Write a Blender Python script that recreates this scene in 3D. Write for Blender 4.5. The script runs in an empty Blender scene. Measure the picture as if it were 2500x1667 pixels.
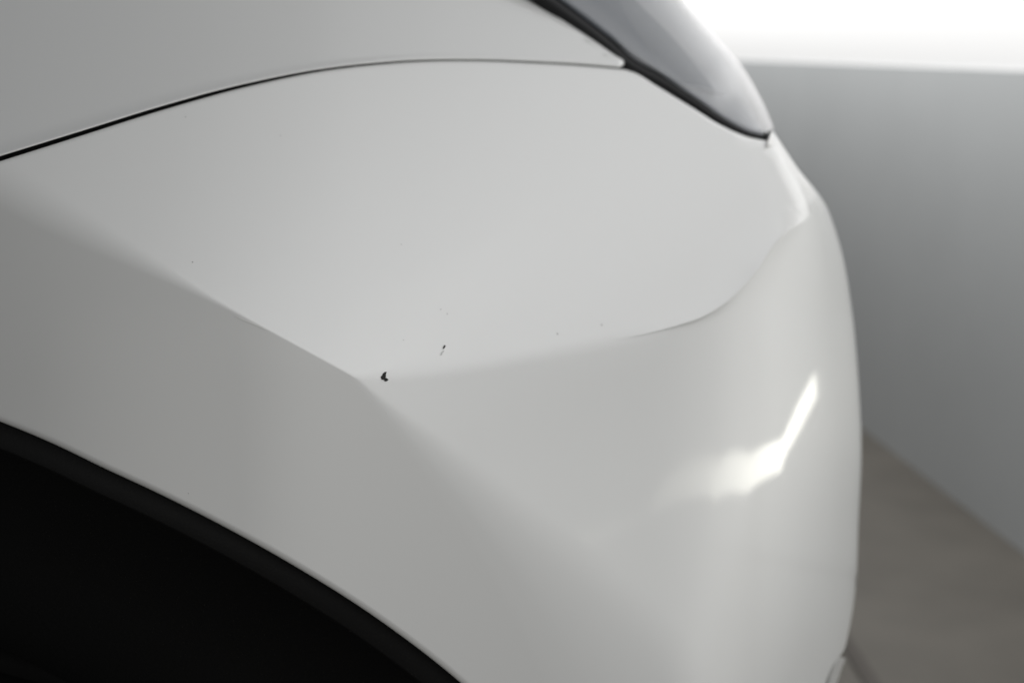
import bpy, math
import numpy as np
from mathutils import Vector

sc = bpy.context.scene
COL = sc.collection

# ------------------------------------------------------------------ camera
PW, PH = 2500.0, 1667.0            # the photograph's pixels
LENS, SENS = 50.0, 36.0
F = PW * LENS / SENS
CX, CY = PW / 2, PH / 2
PITCH = math.radians(11.7)
CAM = np.array([0.0, 0.0, 0.90])
RGT = np.array([1.0, 0.0, 0.0])
FWD = np.array([0.0, math.cos(PITCH), -math.sin(PITCH)])
UPV = np.array([0.0, math.sin(PITCH), math.cos(PITCH)])

cd = bpy.data.cameras.new('camera')
cam = bpy.data.objects.new('camera', cd)
COL.objects.link(cam)
cam.location = CAM
cam.rotation_euler = (math.pi / 2 - PITCH, 0, 0)
cd.lens, cd.sensor_width, cd.sensor_fit = LENS, SENS, 'HORIZONTAL'
cd.clip_start, cd.clip_end = 0.01, 100
cd.dof.use_dof = True
cd.dof.focus_distance = 0.497
cd.dof.aperture_fstop = 10.0
sc.camera = cam

# ------------------------------------------------------------------ light
w = bpy.data.worlds.new('World')
sc.world = w
w.use_nodes = True
bg = w.node_tree.nodes['Background']
bg.inputs['Color'].default_value = (0.94, 0.97, 1.0, 1)
bg.inputs['Strength'].default_value = 0.145
sc.view_settings.view_transform = 'Standard'
sc.view_settings.look = 'None'
sc.view_settings.exposure = 0.0
sc.view_settings.gamma = 1.0
sc.cycles.use_denoising = True
sc.cycles.max_bounces = 8
sc.cycles.sample_clamp_indirect = 6.0


def area(name, loc, target, sx, sy, power, color=(1, 1, 1), roll=None, soft=False):
    ld = bpy.data.lights.new(name, 'AREA')
    ld.shape = 'RECTANGLE'
    ld.size, ld.size_y = sx, sy
    ld.energy = power
    ld.color = color
    if soft:                                  # added fills fade towards their edges, hiding their outline in reflections
        ld.use_nodes = True
        nt = ld.node_tree
        em = nt.nodes['Emission']
        ge = nt.nodes.new('ShaderNodeNewGeometry')
        sx_ = nt.nodes.new('ShaderNodeSeparateXYZ')
        nt.links.new(ge.outputs['Parametric'], sx_.inputs[0])
        if isinstance(soft, tuple):           # strip that dims along its length
            hi, lo = soft
            last = nt.nodes.new('ShaderNodeMapRange')
            nt.links.new(sx_.outputs[0], last.inputs['Value'])
            last.inputs['To Min'].default_value = hi
            last.inputs['To Max'].default_value = lo
            gain = 2.0 / (hi + lo)
        else:
            fac = []
            for k in (0, 1):
                a = nt.nodes.new('ShaderNodeMath'); a.operation = 'SUBTRACT'; a.inputs[0].default_value = 1.0
                nt.links.new(sx_.outputs[k], a.inputs[1])
                m_ = nt.nodes.new('ShaderNodeMath'); m_.operation = 'MULTIPLY'
                nt.links.new(sx_.outputs[k], m_.inputs[0])
                nt.links.new(a.outputs[0], m_.inputs[1])
                fac.append(m_)
            last = nt.nodes.new('ShaderNodeMath'); last.operation = 'MULTIPLY'
            nt.links.new(fac[0].outputs[0], last.inputs[0])
            nt.links.new(fac[1].outputs[0], last.inputs[1])
            gain = 36.0
        gm = nt.nodes.new('ShaderNodeMath'); gm.operation = 'MULTIPLY'; gm.inputs[1].default_value = gain
        nt.links.new(last.outputs[0], gm.inputs[0])
        nt.links.new(gm.outputs[0], em.inputs['Strength'])
    o = bpy.data.objects.new(name, ld)
    COL.objects.link(o)
    o.location = loc
    d = Vector(target) - Vector(loc)
    o.rotation_euler = d.to_track_quat('-Z', 'Y').to_euler()
    if roll is not None:                      # align the local X axis with a direction
        z = -d.normalized()
        x = Vector(roll)
        x = (x - z * x.dot(z)).normalized()
        y = z.cross(x)
        from mathutils import Matrix
        m = Matrix((x, y, z)).transposed()
        o.rotation_euler = m.to_euler()
    return o


WALL_DIR = (-0.0995, 0.995, 0.0)
SUBJ = (0.1, 0.6, 0.8)
LAMPS = [  # unseen area lamps, added and weighted to set the tones of the body
    # name, loc, target, sx, sy, power, colour, direction of the long side
    ('wall_fill', (0.36, 3.2, 1.45), (0.87, 3.25, 1.25), 6.0, 0.25, 47, (1.0, 0.995, 0.985), WALL_DIR),  # added lamp, drives the upper wall to full white
    ('overhead_fill', (0.45, 1.2, 2.3), SUBJ, 2.0, 2.0, 0.9, (0.96, 0.975, 1.0)),
    ('front_key', (0.84, 0.85, 1.82), (0.15, 0.65, 0.8), 1.3, 1.3, 4.0, (0.995, 0.995, 1.0)),
    ('far_fill', (0.8, 1.6, 1.9), SUBJ, 1.6, 1.4, 2.3, (0.98, 0.99, 1.0)),
    ('side_fill', (1.15, 0.1, 1.2), SUBJ, 1.2, 1.2, 0.4, (1.0, 1.0, 0.985)),
    ('low_fill', (1.0, 1.05, 0.8), (0.15, 0.7, 0.75), 1.2, 1.2, 2.0, (1.0, 0.995, 0.965)),  # added to lift the right-facing bumper
    ('rear_fill', (1.3, -1.0, 1.4), SUBJ, 1.8, 1.6, 4.8, (1.0, 0.99, 0.96)),
    ('high_side_fill', (1.2, -0.2, 1.9), SUBJ, 2.0, 1.8, 2.0, (1.0, 1.0, 0.985)),
    ('room_fill', (-0.5, -1.9, 1.35), (0.0, 0.5, 0.8), 3.2, 2.4, 6.2, (1.0, 0.985, 0.95)),
]
STRIP = [(-0.750, 0.558, -1.0, 0.552), (-0.972, 0.542, -1.2, 0.646), (-1.2, 0.646, -1.43, 0.82), (-1.43, 0.82, -1.67, 1.08)]


def wall_strip(name, s0, z0, s1, z1, wid, hi, lo):
    """slim lamp on the wall beside the car; its reflection is the bright hook on the bumper"""
    D_, N_ = Vector(WALL_DIR), Vector((0.995, 0.0995, 0))
    o = Vector((0.93, 2.45, 0)) - N_ * 0.05
    p0, p1 = o + D_ * s0 + Vector((0, 0, z0)), o + D_ * s1 + Vector((0, 0, z1))
    c = (p0 + p1) / 2
    ln_ = (p1 - p0).length
    area(name, c, c - N_, ln_, wid, math.pi * ln_ * wid * (hi + lo) / 2, (1.0, 0.985, 0.88), p1 - p0, (hi, lo))


wall_strip('strip_lamp_far', *STRIP[0], 0.040, 3.6, 5.0)
wall_strip('strip_lamp_bend', *STRIP[1], 0.048, 4.8, 4.3)
wall_strip('strip_lamp_mid', *STRIP[2], 0.048, 4.3, 3.3)
wall_strip('strip_lamp_near', *STRIP[3], 0.042, 3.3, 0.9)
for L in LAMPS:
    area(*L, soft=(L[0] != 'wall_fill'))


# ------------------------------------------------------------------ helpers
def unproj(x, y, d):
    x, y, d = np.asarray(x, float), np.asarray(y, float), np.asarray(d, float)
    a = ((x - CX) / F * d)[..., None] * RGT
    b = ((CY - y) / F * d)[..., None] * UPV
    return CAM + a + b + d[..., None] * FWD


def spl(pts):
    """smooth curve through (x, y) points: Catmull-Rom densified, then linear lookup"""
    p = np.array(pts, float)
    t = np.concatenate([[0], np.cumsum(np.hypot(*np.diff(p[:, :2], axis=0).T))])
    m = np.gradient(p, t, axis=0)
    out = []
    for i in range(len(p) - 1):
        h = t[i + 1] - t[i]
        n = max(3, int(h / 6))
        s = np.linspace(0, 1, n, endpoint=(i == len(p) - 2))[:, None]
        out.append((2*s**3 - 3*s**2 + 1) * p[i] + (s**3 - 2*s**2 + s) * h * m[i]
                   + (-2*s**3 + 3*s**2) * p[i + 1] + (s**3 - s**2) * h * m[i + 1])
    return np.concatenate(out)


def resample(c, n, warp=None):
    t = np.concatenate([[0], np.cumsum(np.hypot(*np.diff(c[:, :2], axis=0).T))])
    s = np.linspace(0, 1, n)
    if warp is not None:
        s = warp(s)
    s = s * t[-1]
    return np.stack([np.interp(s, t, c[:, k]) for k in range(c.shape[1])], 1)


def cosw(s, k=0.25):
    return k * s + (1 - k) * (0.5 - 0.5 * np.cos(math.pi * s))


def smax(a, b, s):
    h = np.clip(0.5 + 0.5 * (a - b) / s, 0, 1)
    return b + (a - b) * h + s * h * (1 - h)


def sstep(e0, e1, x):
    t = np.clip((x - e0) / (e1 - e0), 0, 1)
    return t * t * (3 - 2 * t)


def roll_off(x, y, rim, soft=False):
    """rounding of a panel towards its rim: quarter-round profile, width a px, drop b m"""
    shp = np.shape(x)
    P = np.stack([np.ravel(x), np.ravel(y)], 1)
    out = np.zeros(len(P))
    A, E = rim[:-1], rim[1:] - rim[:-1]
    L2 = np.maximum((E[:, :2] ** 2).sum(1), 1e-9)
    for k in range(0, len(P), 4000):
        q = P[k:k + 4000]
        dx, dy = q[:, None, 0] - A[None, :, 0], q[:, None, 1] - A[None, :, 1]
        h = np.clip((dx * E[:, 0] + dy * E[:, 1]) / L2, 0, 1)
        dist = np.hypot(dx - h * E[:, 0], dy - h * E[:, 1])
        t = np.clip(1 - dist / (A[:, 2] + h * E[:, 2]), 0, 1)
        b = A[:, 3] + h * E[:, 3]
        if soft:                              # parabola off the nearest stretch of rim
            i = (dist / (A[:, 2] + h * E[:, 2])).argmin(1)
            j = np.arange(len(q))
            out[k:k + 4000] = b[j, i] * t[j, i] ** 2
        else:
            out[k:k + 4000] = (b * (1 - np.sqrt(np.maximum(0, 1 - t * t)))).max(1)
    return out.reshape(shp)


def soft_roll(x, y, rim):
    return roll_off(x, y, rim, True)


def coons(top, bot, lef, rig, k=1.0, wv=None):
    """grid between four border curves; k > 1 keeps the right border's bow to the right"""
    n, m = len(top), len(lef)
    u = (np.linspace(0, 1, n)[None, :, None]) ** k
    v = (np.linspace(0, 1, m) if wv is None else wv)[:, None, None]
    r = (1 - v) * top[None] + v * bot[None]
    return r + (1 - u) * (lef[:, None] - r[:, :1]) + u * (rig[:, None] - r[:, -1:])


class MB:
    def __init__(s):
        s.v, s.f = [], []

    def grid(s, P, flip=False):
        m, n = P.shape[:2]
        o = len(s.v)
        s.v += [tuple(p) for p in P.reshape(-1, 3)]
        for j in range(m - 1):
            for i in range(n - 1):
                a = o + j * n + i
                q = (a, a + n, a + n + 1, a + 1)
                s.f.append(q[::-1] if flip else q)

    def poly(s, P):
        o = len(s.v)
        s.v += [tuple(p) for p in P]
        s.f.append(tuple(range(o, o + len(P))))

    def build(s, name, mat, parent=None, weld=True, smooth=True):
        me = bpy.data.meshes.new(name)
        me.from_pydata(s.v, [], s.f)
        if weld:
            import bmesh
            bm = bmesh.new()
            bm.from_mesh(me)
            bmesh.ops.remove_doubles(bm, verts=bm.verts, dist=2e-6)
            bm.to_mesh(me)
            bm.free()
        if smooth:
            me.shade_smooth()
        me.materials.append(mat)
        o = bpy.data.objects.new(name, me)
        COL.objects.link(o)
        o.parent = parent
        return o


def box(name, x0, x1, y0, y1, z0, z1, mat, parent=None, frame=None):
    v = [(x, y, z) for z in (z0, z1) for y in (y0, y1) for x in (x0, x1)]
    if frame is not None:
        o, ex, ey = frame
        v = [tuple(o + ex * a + ey * b + np.array([0, 0, c])) for a, b, c in v]
    m = MB()
    m.v = v
    m.f = [(0, 2, 3, 1), (4, 5, 7, 6), (0, 1, 5, 4), (2, 6, 7, 3), (0, 4, 6, 2), (1, 3, 7, 5)]
    return m.build(name, mat, parent, weld=False, smooth=False)


# ------------------------------------------------------------------ materials
def mat(name, color, rough=0.5, coat=0.0, coat_rough=0.03, metal=0.0, spec=0.5, bump=None, mottle=None):
    m = bpy.data.materials.new(name)
    m.use_nodes = True
    nt = m.node_tree
    p = nt.nodes['Principled BSDF']
    p.inputs['Base Color'].default_value = (*color, 1)
    p.inputs['Roughness'].default_value = rough
    p.inputs['Metallic'].default_value = metal
    p.inputs['Specular IOR Level'].default_value = spec
    p.inputs['Coat Weight'].default_value = coat
    p.inputs['Coat Roughness'].default_value = coat_rough
    tc = nt.nodes.new('ShaderNodeTexCoord')
    if mottle:
        sc_, amt = mottle
        n = nt.nodes.new('ShaderNodeTexNoise')
        n.inputs['Scale'].default_value = sc_
        n.inputs['Detail'].default_value = 5
        nt.links.new(tc.outputs['Object'], n.inputs['Vector'])
        r = nt.nodes.new('ShaderNodeValToRGB')
        r.color_ramp.elements[0].position, r.color_ramp.elements[1].position = 0.3, 0.7
        r.color_ramp.elements[0].color = (*[c * (1 - amt) for c in color], 1)
        r.color_ramp.elements[1].color = (*[min(1, c * (1 + amt)) for c in color], 1)
        nt.links.new(n.outputs['Fac'], r.inputs['Fac'])
        nt.links.new(r.outputs['Color'], p.inputs['Base Color'])
    if bump:
        sc_, st, dist = bump
        n = nt.nodes.new('ShaderNodeTexNoise')
        n.inputs['Scale'].default_value = sc_
        n.inputs['Detail'].default_value = 3
        nt.links.new(tc.outputs['Object'], n.inputs['Vector'])
        b = nt.nodes.new('ShaderNodeBump')
        b.inputs['Strength'].default_value = st
        b.inputs['Distance'].default_value = dist
        nt.links.new(n.outputs['Fac'], b.inputs['Height'])
        nt.links.new(b.outputs['Normal'], p.inputs['Normal'])
        if coat:
            nt.links.new(b.outputs['Normal'], p.inputs['Coat Normal'])
    return m


PAINT = mat('white_paint', (0.80, 0.80, 0.787), 0.45, 0.7, 0.068, bump=(420, 0.05, 0.0002))
BLACK = mat('black_rubber', (0.012, 0.012, 0.013), 0.6, spec=0.3)
PLASTIC = mat('black_plastic', (0.010, 0.010, 0.010), 0.6, spec=0.2, bump=(900, 0.3, 0.0004))
TYRE = mat('tyre_rubber', (0.006, 0.006, 0.006), 0.85, spec=0.2)
CHIP = mat('bare_primer', (0.012, 0.012, 0.011), 0.7, spec=0.2)
SCR = mat('scratch_and_highlight', (0.86, 0.86, 0.84), 0.6)  # scratch, with the crease's highlight put into the colour
CHIPG = mat('scuffed_paint', (0.42, 0.42, 0.41), 0.6)
SPECK = mat('dust_speck', (0.5, 0.5, 0.49), 0.7)
WALLG = mat('grey_wall_paint', (0.465, 0.48, 0.485), 0.45, spec=0.4, mottle=(3, 0.03))
WALLW = mat('white_wall_paint', (0.85, 0.85, 0.85), 0.6)
FLOOR = mat('floor_concrete', (0.132, 0.121, 0.104), 0.6, mottle=(6, 0.12), bump=(60, 0.2, 0.002))
JOINT = mat('joint_filler', (0.09, 0.08, 0.07), 0.7)
BEZEL = mat('headlight_bezel', (0.27, 0.29, 0.32), 0.4, spec=0.5)
REFL = mat('headlight_reflector', (0.75, 0.74, 0.73), 0.35)
RIDGE_HL = mat('ridge_highlight_white', (0.8, 0.8, 0.8), 0.3)  # white for the painted ridge highlight


def lens_mat():
    m = bpy.data.materials.new('headlight_lens_clear')
    m.use_nodes = True
    nt = m.node_tree
    nt.nodes.clear()
    out = nt.nodes.new('ShaderNodeOutputMaterial')
    tr = nt.nodes.new('ShaderNodeBsdfTransparent')
    tr.inputs['Color'].default_value = (0.80, 0.82, 0.85, 1)
    gl = nt.nodes.new('ShaderNodeBsdfGlossy')
    gl.inputs['Roughness'].default_value = 0.04
    fr = nt.nodes.new('ShaderNodeFresnel')
    fr.inputs['IOR'].default_value = 1.58
    df = nt.nodes.new('ShaderNodeBsdfDiffuse')
    df.inputs['Color'].default_value = (0.62, 0.635, 0.66, 1)
    hz = nt.nodes.new('ShaderNodeMixShader')
    hz.inputs[0].default_value = 0.22
    mx = nt.nodes.new('ShaderNodeMixShader')
    nt.links.new(tr.outputs[0], hz.inputs[1])
    nt.links.new(df.outputs[0], hz.inputs[2])
    nt.links.new(fr.outputs[0], mx.inputs[0])
    nt.links.new(hz.outputs[0], mx.inputs[1])
    nt.links.new(gl.outputs[0], mx.inputs[2])
    nt.links.new(mx.outputs[0], out.inputs['Surface'])
    return m


LENSM = lens_mat()


def tag(o, label=None, cat=None, kind=None):
    if label: o['label'] = label
    if cat: o['category'] = cat
    if kind: o['kind'] = kind
    return o


# ------------------------------------------------------------------ setting: floor and wall
fl = MB()
fl.poly([(-3, -2.5, 0), (6, -2.5, 0), (6, 9, 0), (-3, 9, 0)])
floor = tag(fl.build('floor', FLOOR, smooth=False), kind='structure')
fj = MB()
for q in ([(0.487, 2.6), (0.509, 2.6), (0.549, 1.3), (0.527, 1.3)],):
    fj.poly([(x, y, 0.004) for x, y in q[::-1]])
fj.build('floor_joint', JOINT, floor, smooth=False)

WO = np.array([0.93, 2.45, 0.0])                       # foot of the wall
WD = np.array([-0.0995, 0.995, 0.0])                   # along the wall
WN = np.array([0.995, 0.0995, 0.0])                    # into the wall
wall = bpy.data.objects.new('wall', None)
COL.objects.link(wall)
tag(wall, 'two-tone wall behind the car, grey below and bright white above', 'wall')
HW = 0.857 + (CAM[2] - 0.9) * 1.0
box('lower_wall', -1.0, 6, 0, 0.12, 0, HW, WALLG, wall, (WO, WD, WN))
box('upper_wall', -1.0, 6, 0.004, 0.12, HW, 2.2, WALLW, wall, (WO, WD, WN))

# ------------------------------------------------------------------ body surface
VX, VY = 866.0, 920.0            # where the three facets of the corner meet
A_, B_, C_ = 0.00015, -0.00016, 5e-8
CXL, CXR = 6.5e-8, 0.0
KW, KB = 0.000168, 0.000059

YTB = spl([(200, 990), (500, 957), (866, 920), (1100, 899), (1300, 868), (1500, 832), (1620, 804), (1725, 768), (1790, 724),
           (1845, 665), (1885, 607), (1920, 566), (1960, 538), (1975, 520)])
YTB2 = spl([(200, 990), (500, 957), (866, 920), (1100, 899), (1300, 868), (1500, 832), (1700, 780), (1900, 690), (2100, 560), (2300, 400)])


def y_tb(x):
    return np.interp(x, YTB[:, 0], YTB[:, 1])


TWL = spl([(-400, 232), (0, 446), (250, 574), (414, 661), (580, 771), (663, 812), (800, 888), (866, 920)])


def f_T(x, y):
    dy = np.minimum(y - VY, 0)
    dx = x - VX
    return 0.5 + A_ * dx + B_ * (y - VY) + C_ * dy * dy + np.where(dx < 0, CXL, CXR) * dx * dx


def f_low(x, y):
    T = f_T(x, y)
    g1 = (-(x - VX) * 475 + (y - VY) * 870) / 991.2
    # the crease above the arch is a touch bowed
    g1 = g1 + 0.0
    xs = x
    g2 = y - np.interp(xs, YTB2[:, 0], YTB2[:, 1])
    W = T + KW * g1
    B = T + KB * g2 + 2.4e-8 * np.maximum(y - 1150, 0) ** 2
    B = B + 6.5e-10 * np.maximum(x - 1560, 0) ** 3
    r = np.hypot(x - VX, y - VY)
    return W, B, 0.0006 + 0.000022 * np.maximum(r - 30, 0)


def f_body(x, y):
    W, B, s = f_low(x, y)
    low = smax(W, B, s)
    T = f_T(x, y)
    s_tw = 0.0006 + 0.009 * sstep(640, 0, x) + 0.0007 * sstep(860, 1000, x)
    return smax(T, low, s_tw)


def y_crease(x):
    y = np.where(x < VX, np.interp(x, TWL[:, 0], TWL[:, 1]), y_tb(x))
    return np.where(x < 100, np.maximum(y, np.interp(x, GAP[:, 0], GAP[:, 1]) + 30), y)


# hood gap and headlight edge: upper border of the fender
GAP = spl([(-1000, 690), (-700, 600), (-400, 512), (-200, 456), (0, 394), (200, 331), (400, 268), (620, 208), (800, 172), (900, 160), (1020, 151), (1140, 149),
           (1300, 154), (1420, 161), (1525, 170)])
HLE = spl([(1525, 170), (1550, 178), (1600, 208), (1690, 263), (1760, 306), (1830, 336), (1868, 344), (1888, 350)])
SIL = spl([(1888, 350), (1905, 372), (1925, 408), (1950, 452), (1968, 490), (1975, 514), (1975, 520)])
TTOP = np.concatenate([GAP, HLE[1:], SIL[1:]])


def rimpts(c, a, b):
    s = np.linspace(0, 1, len(c))
    return np.column_stack([c[:, :2], np.interp(s, [0, 1], a), np.interp(s, [0, 1], b)])


TB_R = YTB[(YTB[:, 0] > 1500)][::-1]
s_ = np.linspace(0, 1, len(TB_R))
RIM_T = np.concatenate([
    rimpts(GAP, (10, 8), (0.0025, 0.0025)),
    rimpts(HLE[:-14], (8, 12), (0.003, 0.004)),
    rimpts(HLE[-14:], (12, 80), (0.004, 0.008)),
    rimpts(np.concatenate([SIL[:-4], spl([(1975, 512), (1984, 560), (1990, 620), (1993, 690)])]), (95, 110), (0.009, 0.024)),
    np.column_stack([TB_R[:, :2], np.interp(s_, [0, .2, .45, 1], [10, 9, 8, 5]), np.interp(s_, [0, .08, .3, .55, 1], [.0015, .0012, .0004, 0, 0])]),
])

RIM_S = np.column_stack([TB_R[:, :2], np.interp(s_, [0, .3, .7, 1], [110, 110, 90, 60]), np.interp(s_, [0, .12, .3, .6, 1], [0, -.003, -.005, -.0015, 0])])

car = bpy.data.objects.new('car', None)
COL.objects.link(car)
tag(car, 'glossy white car front corner with hood gap, headlight, wheel arch and paint chips', 'car')

XL = -900.0
x_a = np.linspace(XL, 1700, 300)
x_b = 1700 + (1975 - 1700) * np.sin(np.linspace(0, math.pi / 2, 70))[1:]
xs = np.concatenate([x_a, x_b])
ytop = np.interp(xs, TTOP[:, 0], TTOP[:, 1])
ybot = y_crease(xs)
ybot = np.maximum(ybot, ytop)
nv = 110
v = cosw(np.linspace(0, 1, nv))[:, None]
X = np.repeat(xs[None], nv, 0)
Y = ytop[None] * (1 - v) + ybot[None] * v


def d_T(x, y):
    return f_body(x, y) * sstep(1700, 1500, x) + f_T(x, y) * (1 - sstep(1700, 1500, x)) + roll_off(x, y, RIM_T) + soft_roll(x, y, RIM_S)


D = d_T(X, Y)
fender = MB()
fender.grid(unproj(X, Y, D), flip=False)


def skirt(mb, x, y, d, steps, flip=False, start=0.0):
    """returned edge: (dx, dy, dd) steps away from a border"""
    rows = [unproj(x, y, d + start)]
    for dx, dy, dd in steps:
        rows.append(unproj(x + dx, y + dy, d + dd))
    mb.grid(np.stack(rows), flip)


skirt(fender, X[0], Y[0], D[0], [(0, 3, 0.004), (0, 6, 0.016)], True)
ir = xs > 1600
skirt(fender, X[-1][ir], Y[-1][ir], D[-1][ir], [(-6, -4, 0.01), (-40, -25, 0.03)], start=0.0005)

# lower body: wheel-arch side and bumper
nl = len(x_a)
hid = spl([(1700, float(y_tb(1700))), (1770, 700), (1815, 620), (1840, 520), (1862, 420), (1874, 350), (1885, 318)])
hid = resample(hid, 60)
top = np.concatenate([np.column_stack([x_a, y_crease(x_a)]), hid[1:]])
BSIL = spl([(1885, 318), (1920, 370), (1954, 420), (1986, 458), (2014, 498), (2036, 552), (2055, 616), (2078, 744), (2094, 904), (2100, 1000),
            (2103, 1075), (2096, 1276), (2089, 1435), (2074, 1531), (2058, 1590), (2034, 1622), (2014, 1667), (1975, 1780), (1930, 1880)])
ARCH = spl([(-900, 868), (-700, 868), (-520, 884), (-350, 918), (-180, 966), (0, 1029), (130, 1083), (255, 1143), (382, 1202), (510, 1266), (640, 1336), (765, 1409), (870, 1475), (969, 1544), (1050, 1605),
            (1122, 1664), (1230, 1765), (1330, 1880)])
nb = len(top)
nA = 240
arch_r = resample(ARCH, nA)
bott = resample(spl([(1330, 1880), (1500, 1960), (1700, 1960), (1850, 1930), (1930, 1880)]), nb - nA + 1)
bot = np.concatenate([arch_r, bott[1:]])
nvv = 170
wv = cosw(np.linspace(0, 1, nvv))
lef = np.column_stack([np.full(nvv, XL), top[0, 1] + (bot[0, 1] - top[0, 1]) * wv])
rig = resample(BSIL, nvv, cosw)
G = coons(top, bot, lef, rig, 7.0, wv)
# finer columns towards the silhouette
cut = 255
ji = np.concatenate([np.arange(cut), cut + (nb - 1 - cut) * np.sin(np.linspace(0, math.pi / 2, 170))])
j0 = np.minimum(ji.astype(int), nb - 2)
jf = (ji - j0)[None, :, None]
G = G[:, j0] * (1 - jf) + G[:, j0 + 1] * jf
GX, GY = G[..., 0], G[..., 1]
BROLL = np.concatenate([BSIL[BSIL[:, 1] < 1400], spl([(2090, 1405), (2084, 1550), (2072, 1700), (2050, 1900), (2030, 2050)])])
sB = np.linspace(0, 1, 220)
RIM_B = np.column_stack([resample(BROLL, 220), np.interp(sB, [0, .08, .28, 1], [40, 70, 330, 470]), np.interp(sB, [0, .08, .28, 1], [.012, .025, .09, .11])])
RIM_A = np.column_stack([resample(ARCH, 200), np.full(200, 16.0), np.full(200, 0.002)])


def d_low(x, y):
    W, B, s = f_low(x, y)
    # tucked well behind the ledge where the upper facet covers it
    inside = np.minimum(y_tb(x) - y, y - np.interp(x, TTOP[:, 0], TTOP[:, 1]))
    tuck = 0.05 * sstep(4, 70, inside) * sstep(1600, 1750, x)
    k = sstep(1700, 1500, x)
    return f_body(x, y) * k + smax(W, B, s) * (1 - k) + tuck + roll_off(x, y, RIM_B) + roll_off(x, y, RIM_A)


GD = d_low(GX, GY)
fender.grid(unproj(GX, GY, GD))
skirt(fender, GX[:, -1], GY[:, -1], GD[:, -1], [(-15, 0, 0.03), (-90, 0, 0.08), (-300, 0, 0.15)], True)
skirt(fender, GX[-1, :nA], GY[-1, :nA], GD[-1, :nA], [(2, -3, 0.004), (4, -6, 0.014)])
fender_o = fender.build('fender', PAINT, car)

# ------------------------------------------------------------------ hood
HG = GAP.copy()
gapw = np.interp(HG[:, 0], [0, 500, 800, 1100, 1525], [12, 9, 4.5, 2.5, 2.5])
HB = np.column_stack([HG[:, 0], HG[:, 1] - gapw])
HB = HB[(HB[:, 0] < 1512) & (HB[:, 0] > -955)]
HRT = spl([(900, -320), (1000, -240), (1180, -100), (1312, 0), (1400, 64), (1460, 106), (1506, 138), (1524, 150), (1524, 158), (1515, 163)])
ctop = resample(np.array([(-950.0, -320.0), (900.0, -320.0)]), 300)
cbot = resample(HB, 300)
clef = resample(np.array([(-950.0, -320.0), (HB[0, 0], HB[0, 1])]), 110, lambda s: 1 - (1 - s) ** 2)
crig = resample(HRT, 110)
crig[-1] = cbot[-1]
HGd = coons(ctop, cbot, clef, crig)
RIM_H = np.concatenate([
    np.column_stack([HB, np.interp(HB[:, 0], [0, 1525], [6, 5]), np.interp(HB[:, 0], [0, 1525], [0.003, 0.002])]),
    np.column_stack([HRT, np.full(len(HRT), 9.0), np.full(len(HRT), 0.003)]),
])


HEM = resample(HB, 500)
HEM = np.column_stack([HEM, np.interp(HEM[:, 0], [0, 500, 900, 1525], [40, 30, 20, 14]), np.interp(HEM[:, 0], [0, 900, 1525], [-0.0035, -0.0016, -0.0008])])


def d_H(x, y):
    yg = np.interp(x, GAP[:, 0], GAP[:, 1])
    h = np.maximum(yg - y, 0)
    return f_body(x, y) + 0.00012 * h + roll_off(x, y, RIM_H) + soft_roll(x, y, HEM)


HD = d_H(HGd[..., 0], HGd[..., 1])
hood = MB()
hood.grid(unproj(HGd[..., 0], HGd[..., 1], HD))
skirt(hood, HGd[-1, :, 0], HGd[-1, :, 1], HD[-1], [(0, -1, 0.006), (0, -2, 0.03)])
skirt(hood, HGd[:, -1, 0], HGd[:, -1, 1], HD[:, -1], [(-2, 1, 0.006), (-4, 2, 0.03)], True)
hood.build('hood', PAINT, car)

# black backing put under the gap, so it reads dark with no background behind
seal = MB()
gx = resample(GAP, 120)
rows = []
for off, dd in ((-60, 0.035), (0, 0.018), (60, 0.035)):
    rows.append(unproj(gx[:, 0], gx[:, 1] + off, d_T(gx[:, 0], gx[:, 1]) + dd))
seal.grid(np.stack(rows))
seal.build('gap_backing', BLACK, car)

# ------------------------------------------------------------------ headlight
EDGE = spl([(900, -318), (1000, -238), (1180, -98), (1314, 2), (1402, 66), (1470, 118), (1530, 168), (1600, 206), (1690, 261), (1760, 304), (1830, 334), (1872, 341)])
LSIL = spl([(1380, -318), (1480, -220), (1590, -100), (1672, 0), (1756, 98), (1803, 150), (1846, 217), (1879, 285), (1890, 322), (1884, 336), (1872, 341)])


def d_L(x, y, rim=True):
    return f_T(x, y) + 0.006 + (roll_off(x, y, RIM_L) if rim else 0)


n1, n2 = 150, 70


def offset_curve(c, d):
    n = np.gradient(c, axis=0)
    n = np.column_stack([n[:, 1], -n[:, 0]]) / np.hypot(*n.T)[:, None]
    return c + n * np.asarray(d)[:, None]


e_out = resample(EDGE, n1)
sw = np.interp(np.linspace(0, 1, n1), [0, .6, .85, 1], [34, 30, 20, 7])      # width of the seal
e_in = offset_curve(e_out, sw)
l_in = resample(LSIL, n1)
e_in[-1] = l_in[-1] + (-3, -3)
RIM_L = np.concatenate([
    np.column_stack([l_in, np.interp(np.linspace(0, 1, n1), [0, .8, 1], [230, 150, 45]), np.interp(np.linspace(0, 1, n1), [0, .8, 1], [.10, .07, .02])])])
RIM_LE = np.column_stack([e_in, np.full(n1, 14.0), np.full(n1, 0.006)])
vv = cosw(np.linspace(0, 1, n2))[:, None]
LX = e_in[None, :, 0] * (1 - vv) + l_in[None, :, 0] * vv
LY = e_in[None, :, 1] * (1 - vv) + l_in[None, :, 1] * vv
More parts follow.
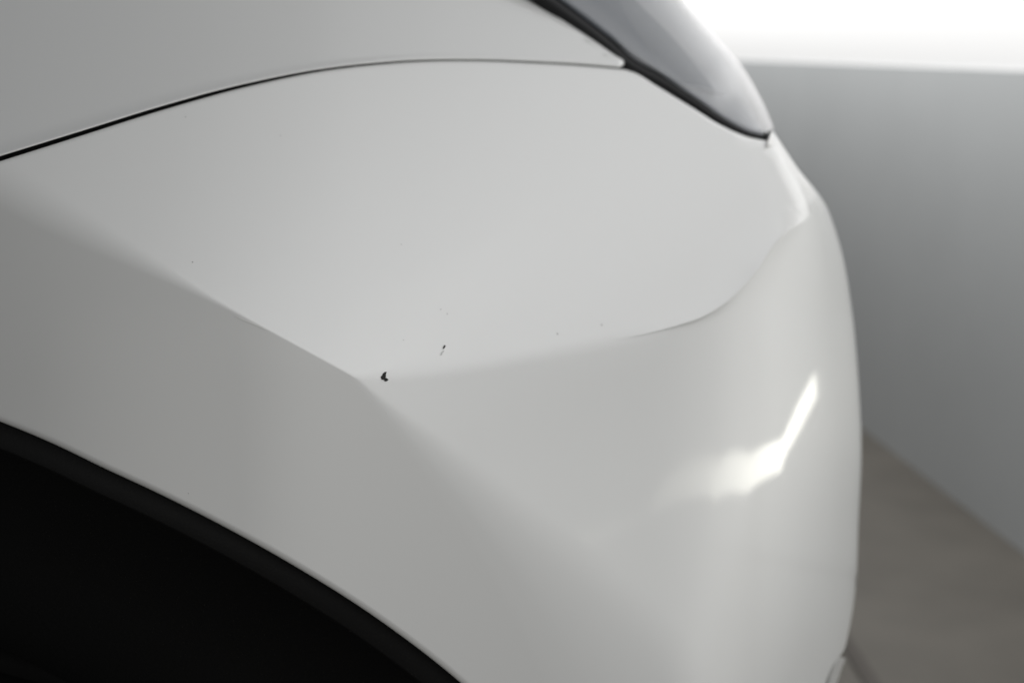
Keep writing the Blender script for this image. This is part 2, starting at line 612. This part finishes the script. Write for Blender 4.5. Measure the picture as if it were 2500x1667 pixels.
# housing bowl behind the lens, light inside
hs = MB()
HX = e_in[None, :, 0] * (1 - vv) + (l_in[None, :, 0] - 10) * vv
HY = e_in[None, :, 1] * (1 - vv) + l_in[None, :, 1] * vv
hd = f_T(HX, HY) + 0.014 + 0.03 * sstep(0.0, 0.4, vv) + 0.09 * sstep(0.55, 1, vv)
hs.grid(unproj(HX, HY, hd), True)
head = hs.build('headlight', REFL, car)
ln = MB()
LD = d_L(LX, LY) + roll_off(LX, LY, RIM_LE)
ln.grid(unproj(LX, LY, LD), True)
skirt(ln, LX[0], LY[0], LD[0], [(0, 0, 0.012)], False)
skirt(ln, LX[-1], LY[-1], LD[-1], [(-12, 0, 0.02), (-60, 0, 0.06)], True)
ln.build('lens', LENSM, head)
# dark bezel inside, with a folded lower lip and a white strip painting the highlight on its ridge
bz = MB()
b0 = resample(spl([(1100, -200), (1330, -30), (1440, 55), (1540, 128), (1600, 168), (1650, 203)]), 60)
b1 = resample(spl([(1330, -230), (1480, -80), (1560, 10), (1640, 90), (1700, 160), (1748, 226)]), 60)
tt = np.linspace(0, 1, 14)[:, None]
BX = b0[None, :, 0] * (1 - tt) + b1[None, :, 0] * tt
BY = b0[None, :, 1] * (1 - tt) + b1[None, :, 1] * tt
BD = f_T(BX, BY) + 0.012 + 0.018 * np.sin(math.pi * np.clip(tt, 0, 1) * 0.5) + roll_off(BX, BY, RIM_L) * 0.9
bz.grid(unproj(BX, BY, BD), True)
skirt(bz, BX[:, -1], BY[:, -1], BD[:, -1], [(-4, 6, 0.01)], False)
bz.build('bezel', BEZEL, head)
lg = MB()
q = resample(spl([(1500, 98), (1560, 143), (1600, 171), (1650, 206), (1700, 214), (1768, 232)]), 60)
rows = []
for t, dd in ((-3.5, 0.004), (0, 0.001), (3.5, 0.004)):
    rows.append(unproj(q[:, 0] + t * 0.6, q[:, 1] + t, f_T(q[:, 0], q[:, 1]) + 0.011 + dd + 0.9 * roll_off(q[:, 0], q[:, 1], RIM_L)))
lg.grid(np.stack(rows))
lg.build('ridge_highlight', RIDGE_HL, head)
# black rubber seal between fender, hood and lens
st = MB()
rows = []
for t, dd in ((-0.35, 0.016), (0.0, 0.012), (0.45, 0.008), (0.9, 0.009), (1.25, 0.02)):
    p = offset_curve(e_out, sw * t)
    rows.append(unproj(p[:, 0], p[:, 1], f_T(p[:, 0], p[:, 1]) + dd + roll_off(p[:, 0], p[:, 1], RIM_L) * 0.5))
st.grid(np.stack(rows))
st.build('seal', BLACK, head)

# ------------------------------------------------------------------ wheel arch trim, liner, tyre
tr = MB()
a2 = resample(ARCH, 120)
da = d_low(a2[:, 0], a2[:, 1])
tn = np.gradient(a2, axis=0)
tn = np.column_stack([-tn[:, 1], tn[:, 0]]) / np.hypot(*tn.T)[:, None]
rows = []
for t, dd in ((-8, 0.010), (0, 0.0075), (4, 0.007), (58, 0.007), (62, 0.0075), (66, 0.012), (72, 0.025), (300, 0.06), (1000, 0.12)):
    p = a2 + tn * t
    rows.append(unproj(p[:, 0], p[:, 1], da + dd))
tr.grid(np.stack(rows))
tr.build('wheel_arch_liner', PLASTIC, car)

# the tyre, standing on the floor inside the arch
ANG = math.radians(27)
FD = np.array([math.cos(ANG), math.sin(ANG), 0.0])      # towards the nose of the car
ND = np.array([math.sin(ANG), -math.cos(ANG), 0.0])     # out of the flank
RT = 0.355
WC = FD * -0.107 + ND * -0.475 + np.array([0, 0, RT])
prof = [(0.19, -0.03), (0.215, -0.004), (0.26, 0.004), (0.31, 0.002), (0.338, -0.008), (0.350, -0.020), (0.354, -0.034)]
for gy in (0.06, 0.10, 0.14):
    prof += [(0.355, -gy + 0.006), (0.348, -gy + 0.004), (0.348, -gy - 0.004), (0.355, -gy - 0.006)]
prof += [(0.353, -0.185), (0.345, -0.2), (0.31, -0.215), (0.215, -0.21), (0.19, -0.19), (0.19, -0.03)]
prof = np.array(prof)
th = np.linspace(0, 2 * math.pi, 97)
TY = (WC + prof[:, None, 0, None] * (np.cos(th)[None, :, None] * FD + np.sin(th)[None, :, None] * np.array([0, 0, 1.0]))
      + prof[:, None, 1, None] * ND)
ty = MB()
ty.grid(TY)
ty.build('tyre', TYRE, car)

# bright lower trim under the bumper corner
lt = MB()
c = spl([(2048, 1602), (2036, 1632), (2024, 1667), (2004, 1730), (1981, 1800), (1946, 1880)])
c = resample(c, 40)
rows = []
dB = float(d_low(np.array([2050.0]), np.array([1560.0]))[0])
for t in np.linspace(0, 1, 13):
    a = math.pi * t
    rows.append(unproj(c[:, 0] - 18 * math.cos(a), c[:, 1] - 4 * math.cos(a), np.full(len(c), dB + 0.012 - 0.012 * math.sin(a))))
lt.grid(np.stack(rows))
lt.build('bumper_trim', PAINT, car)

# ------------------------------------------------------------------ paint chips
def chip(outline, m, lift=0.00025, name='paint_chip'):
    o = np.array(outline, float)
    n = len(o)
    c = o.mean(0)
    def P(q, l):
        return unproj(q[:, 0], q[:, 1], surf(q[:, 0], q[:, 1]) - l)
    mb = MB()
    mb.grid(np.stack([P(np.vstack([o, o[:1]]), -0.0003), P(np.vstack([o, o[:1]]), lift), P(np.repeat(c[None], n + 1, 0), lift)]))
    return mb.build(name, m, car, smooth=False)


def surf(x, y):
    return np.where(y < y_crease(x), f_body(x, y), d_low(x, y))


def z8(pts):
    return [(880 + a / 9.8, 820 + b / 9.8) for a, b in pts]


chip(z8([(630, 855), (600, 895), (612, 960), (600, 1010), (640, 1045), (668, 1035), (672, 1050), (630, 1080), (590, 1085), (565, 1045), (510, 1040), (485, 970), (515, 950), (535, 900), (580, 862)]), CHIP)
chip(z8([(2005, 218), (2045, 232), (2010, 295), (1970, 312), (1975, 270)]), CHIP)
chip(z8([(2000, 350), (2005, 362), (1960, 400), (1950, 450), (1900, 462), (1930, 430), (1945, 385)]), CHIPG)
for (cx, cy, r, m) in ((1361, 815, 2.2, CHIPG), (1469, 793, 2.4, SPECK), (470, 640, 2.0, CHIPG), (453, 286, 1.8, SPECK), (1076, 755, 1.7, SPECK), (1092, 766, 1.8, SPECK), (980, 597, 1.5, SPECK), (985, 830, 1.4, SPECK), (685, 332, 1.4, SPECK), (460, 1204, 1.5, SPECK)):
    chip([(cx + r * math.cos(t) * 1.1, cy + r * math.sin(t)) for t in np.linspace(0, 2 * math.pi, 7)[:-1]], m, 0.0001, 'dust_speck' if m is SPECK else 'paint_chip')

chip([(572, 771), (600, 780.5), (630, 793), (652, 803), (651, 806), (628, 796), (598, 784)], SCR, 0.00012, 'scratch_highlight')  # pale sliver: scratch drawn together with the thin crease highlight
